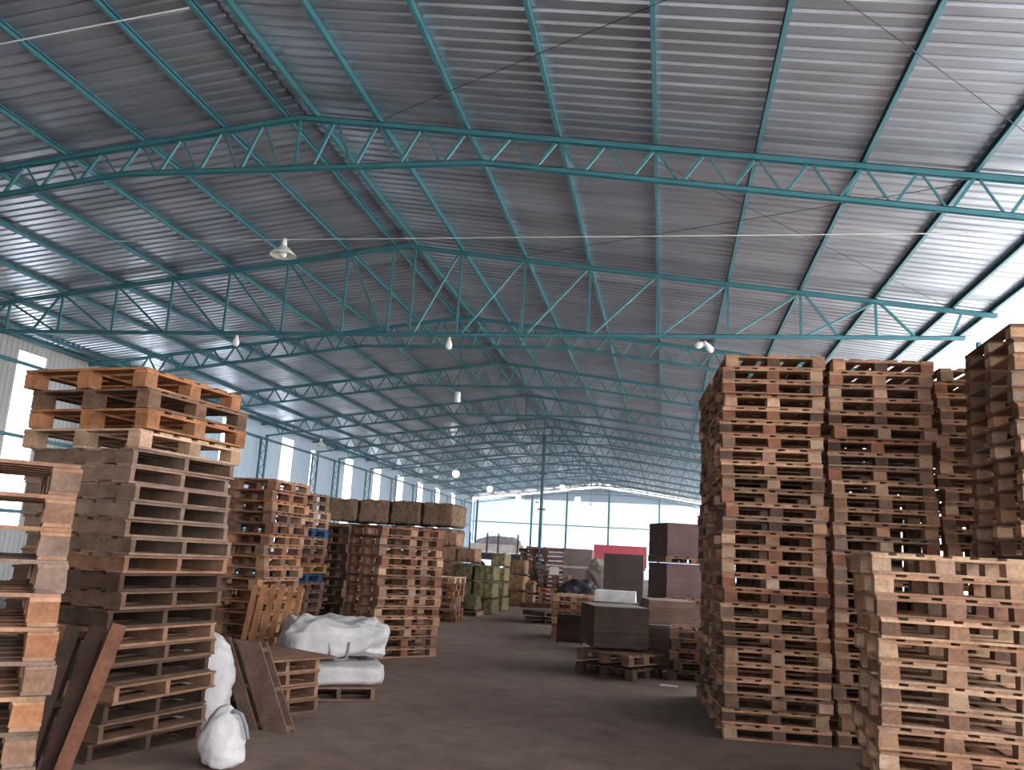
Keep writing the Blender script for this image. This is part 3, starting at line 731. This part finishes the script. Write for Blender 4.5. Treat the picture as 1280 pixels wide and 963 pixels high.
# ------------------------------------------------------------------ far end: red trailer, stake truck bed, plank screen
t = thing('cargo_trailer', 'red box trailer parked against the far end wall', 'trailer', (-4.0, 79.3, 0))
b = MB(); b.box(-2.4, 2.4, -1, 1, 1.05, 2.98); link('body', b.mesh('body', PAINT), t, col=(.62, .10, .13))
for k in range(7):
    b = MB(); b.box(-2.4 + k * .783, -2.3 + k * .783, -1.03, -1.0005, 1.05, 2.98); link('side_rib', b.mesh('side_rib', PAINT), t, col=(.55, .09, .12))
b = MB(); b.box(-2.3, 2.3, -.5, .5, .8, 1.049); link('chassis', b.mesh('chassis', DARK), t)
for x in (-1.7, -.8, 1.6):
    for y in (-.75, .75):
        b = MB(); b.lathe([(.1, -.11), (.36, -.11), (.4, -.06), (.4, .06), (.36, .11), (.1, .11)], 20); link('wheel', b.mesh('wheel', DARK), t, (x, y, .4), (PI / 2, 0, 0))
t = thing('stake_trailer', 'cream-sided stake trailer loaded with scrap by the far corner', 'trailer', (-13.6, 70.5, 0))
b = MB(); b.box(-2.6, 2.1, -1, 1, 1.55, 1.7); link('bed', b.mesh('bed', WOOD), t, col=(.2, .13, .1))
b = MB(); b.box(-2.6, 2.1, -1.06, -1.005, 1.72, 2.42); link('side_board', b.mesh('side_board', PAINT), t, col=(.7, .6, .55))
for x in (-2.5, -1.0, -.05, 1.6):
    b = MB(); b.box(x - .07, x + .07, -1.15, -1.065, 1.5, 3.3); link('stake', b.mesh('stake', WOOD), t, col=(.16, .12, .11))
for x in (-1.9, 1.4):
    for y in (-.7, .7):
        b = MB(); b.lathe([(.1, -.12), (.44, -.12), (.5, -.06), (.5, .06), (.44, .12), (.1, .12)], 20); link('wheel', b.mesh('wheel', DARK), t, (x, y, .5), (PI / 2, 0, 0))
b = MB(); b.box(-2.2, 1.8, -.5, .5, 1.1, 1.549); link('chassis', b.mesh('chassis', DARK), t)
hp = link('scrap_load', blob_mesh('scrap_load', 3.7, 1.2, 1.2, 31, PLASTIC, .2, .7, 64, 30, 2.2), None, (-13.85, 70.6, 1.705), (0, 0, 0), (.3, .29, .3)); tag(hp, 'grey heap of scrap loaded on the stake trailer', 'scrap', None, 'stuff')
t = thing('plank_screen', 'brown timber plank screen before the far end wall', 'screen', (-11.2, 80.2, 0))
for k in range(6):
    b = MB(); b.box(-1.8, 1.9, -.03, .03, .05 + k * .41, .44 + k * .41, .004); link('rail_board', b.mesh('rail_board', WOOD), t, col=jig((.3, .17, .12)))
for x in (-1.7, 0, 1.8):
    b = MB(); b.box(x - .06, x + .06, .032, .13, 0, 2.55); link('screen_post', b.mesh('screen_post', WOOD), t, col=(.2, .12, .09))

# added haze volume stands in for the bluish lens glare far back
hz = bpy.data.materials.new('glare_veil'); hz.use_nodes = True; nt = hz.node_tree
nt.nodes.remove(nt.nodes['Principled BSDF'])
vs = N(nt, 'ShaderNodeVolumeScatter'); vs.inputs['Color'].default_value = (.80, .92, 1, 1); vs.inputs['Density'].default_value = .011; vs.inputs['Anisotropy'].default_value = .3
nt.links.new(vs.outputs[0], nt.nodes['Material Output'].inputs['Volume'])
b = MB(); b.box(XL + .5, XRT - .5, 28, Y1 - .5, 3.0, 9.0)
o = link('glare_veil_haze', b.mesh('haze', hz)); o['kind'] = 'stuff'; o['label'] = 'thin bluish haze in place of lens glare at the back of the hall'; o['category'] = 'haze'
# ------------------------------------------------------------------ light
w = bpy.data.worlds.new('sky'); bpy.context.scene.world = w; w.use_nodes = True
bg = w.node_tree.nodes['Background']; bg.inputs[0].default_value = (.96, .97, 1.0, 1); bg.inputs[1].default_value = 7.0
sun = bpy.data.lights.new('sun', 'SUN'); sun.energy = 11; sun.angle = math.radians(1); sun.color = (1, .96, .9)
so = link('sun', sun); so.rotation_euler = (0, math.radians(-25), 0)
def portal(loc, rot, sx, sy):
    l = bpy.data.lights.new('portal', 'AREA'); l.shape = 'RECTANGLE'; l.size = sx; l.size_y = sy; l.cycles.is_portal = True
    o = link('portal', l); o.location = loc; o.rotation_euler = rot
portal((XRT + .1, (Y0 + Y1) / 2, 4.15), (0, PI / 2, 0), 5.8, Y1 - Y0)
portal((-2, Y0 - .05, 1.45), (PI / 2, 0, 0), 14, 2.9)
portal((XR, Y1 + .2, 7.5), (-PI / 2, 0, 0), 26, 1.9)
portal((XL - .2, 32, 4.2), (0, -PI / 2, 0), 5.2, 90)

# ------------------------------------------------------------------ camera
cam = bpy.data.cameras.new('camera'); co = link('camera', cam)
yaw, pitch, roll, F = .1885, .2013, .0563, 1039.9
f = Vector((-math.sin(yaw) * math.cos(pitch), math.cos(yaw) * math.cos(pitch), math.sin(pitch)))
r = Vector((math.cos(yaw), math.sin(yaw), 0)); u = r.cross(f)
r2 = r * math.cos(roll) + u * math.sin(roll); u2 = -r * math.sin(roll) + u * math.cos(roll)
m = Matrix((r2, u2, -f)).transposed().to_4x4(); m.translation = (0, 0, 1.6)
co.matrix_world = m
cam.sensor_width = 36; cam.lens = F / 1280 * 36; cam.clip_start = .05; cam.clip_end = 500
S = bpy.context.scene; S.camera = co
S.view_settings.view_transform = 'Standard'; S.view_settings.look = 'None'; S.view_settings.exposure = 0; S.view_settings.gamma = 1; S.view_settings.use_curve_mapping = False
S.cycles.use_denoising = True
S.cycles.max_bounces = 8; S.cycles.diffuse_bounces = 5; S.cycles.glossy_bounces = 4; S.cycles.transparent_max_bounces = 8
S.cycles.sample_clamp_indirect = 6
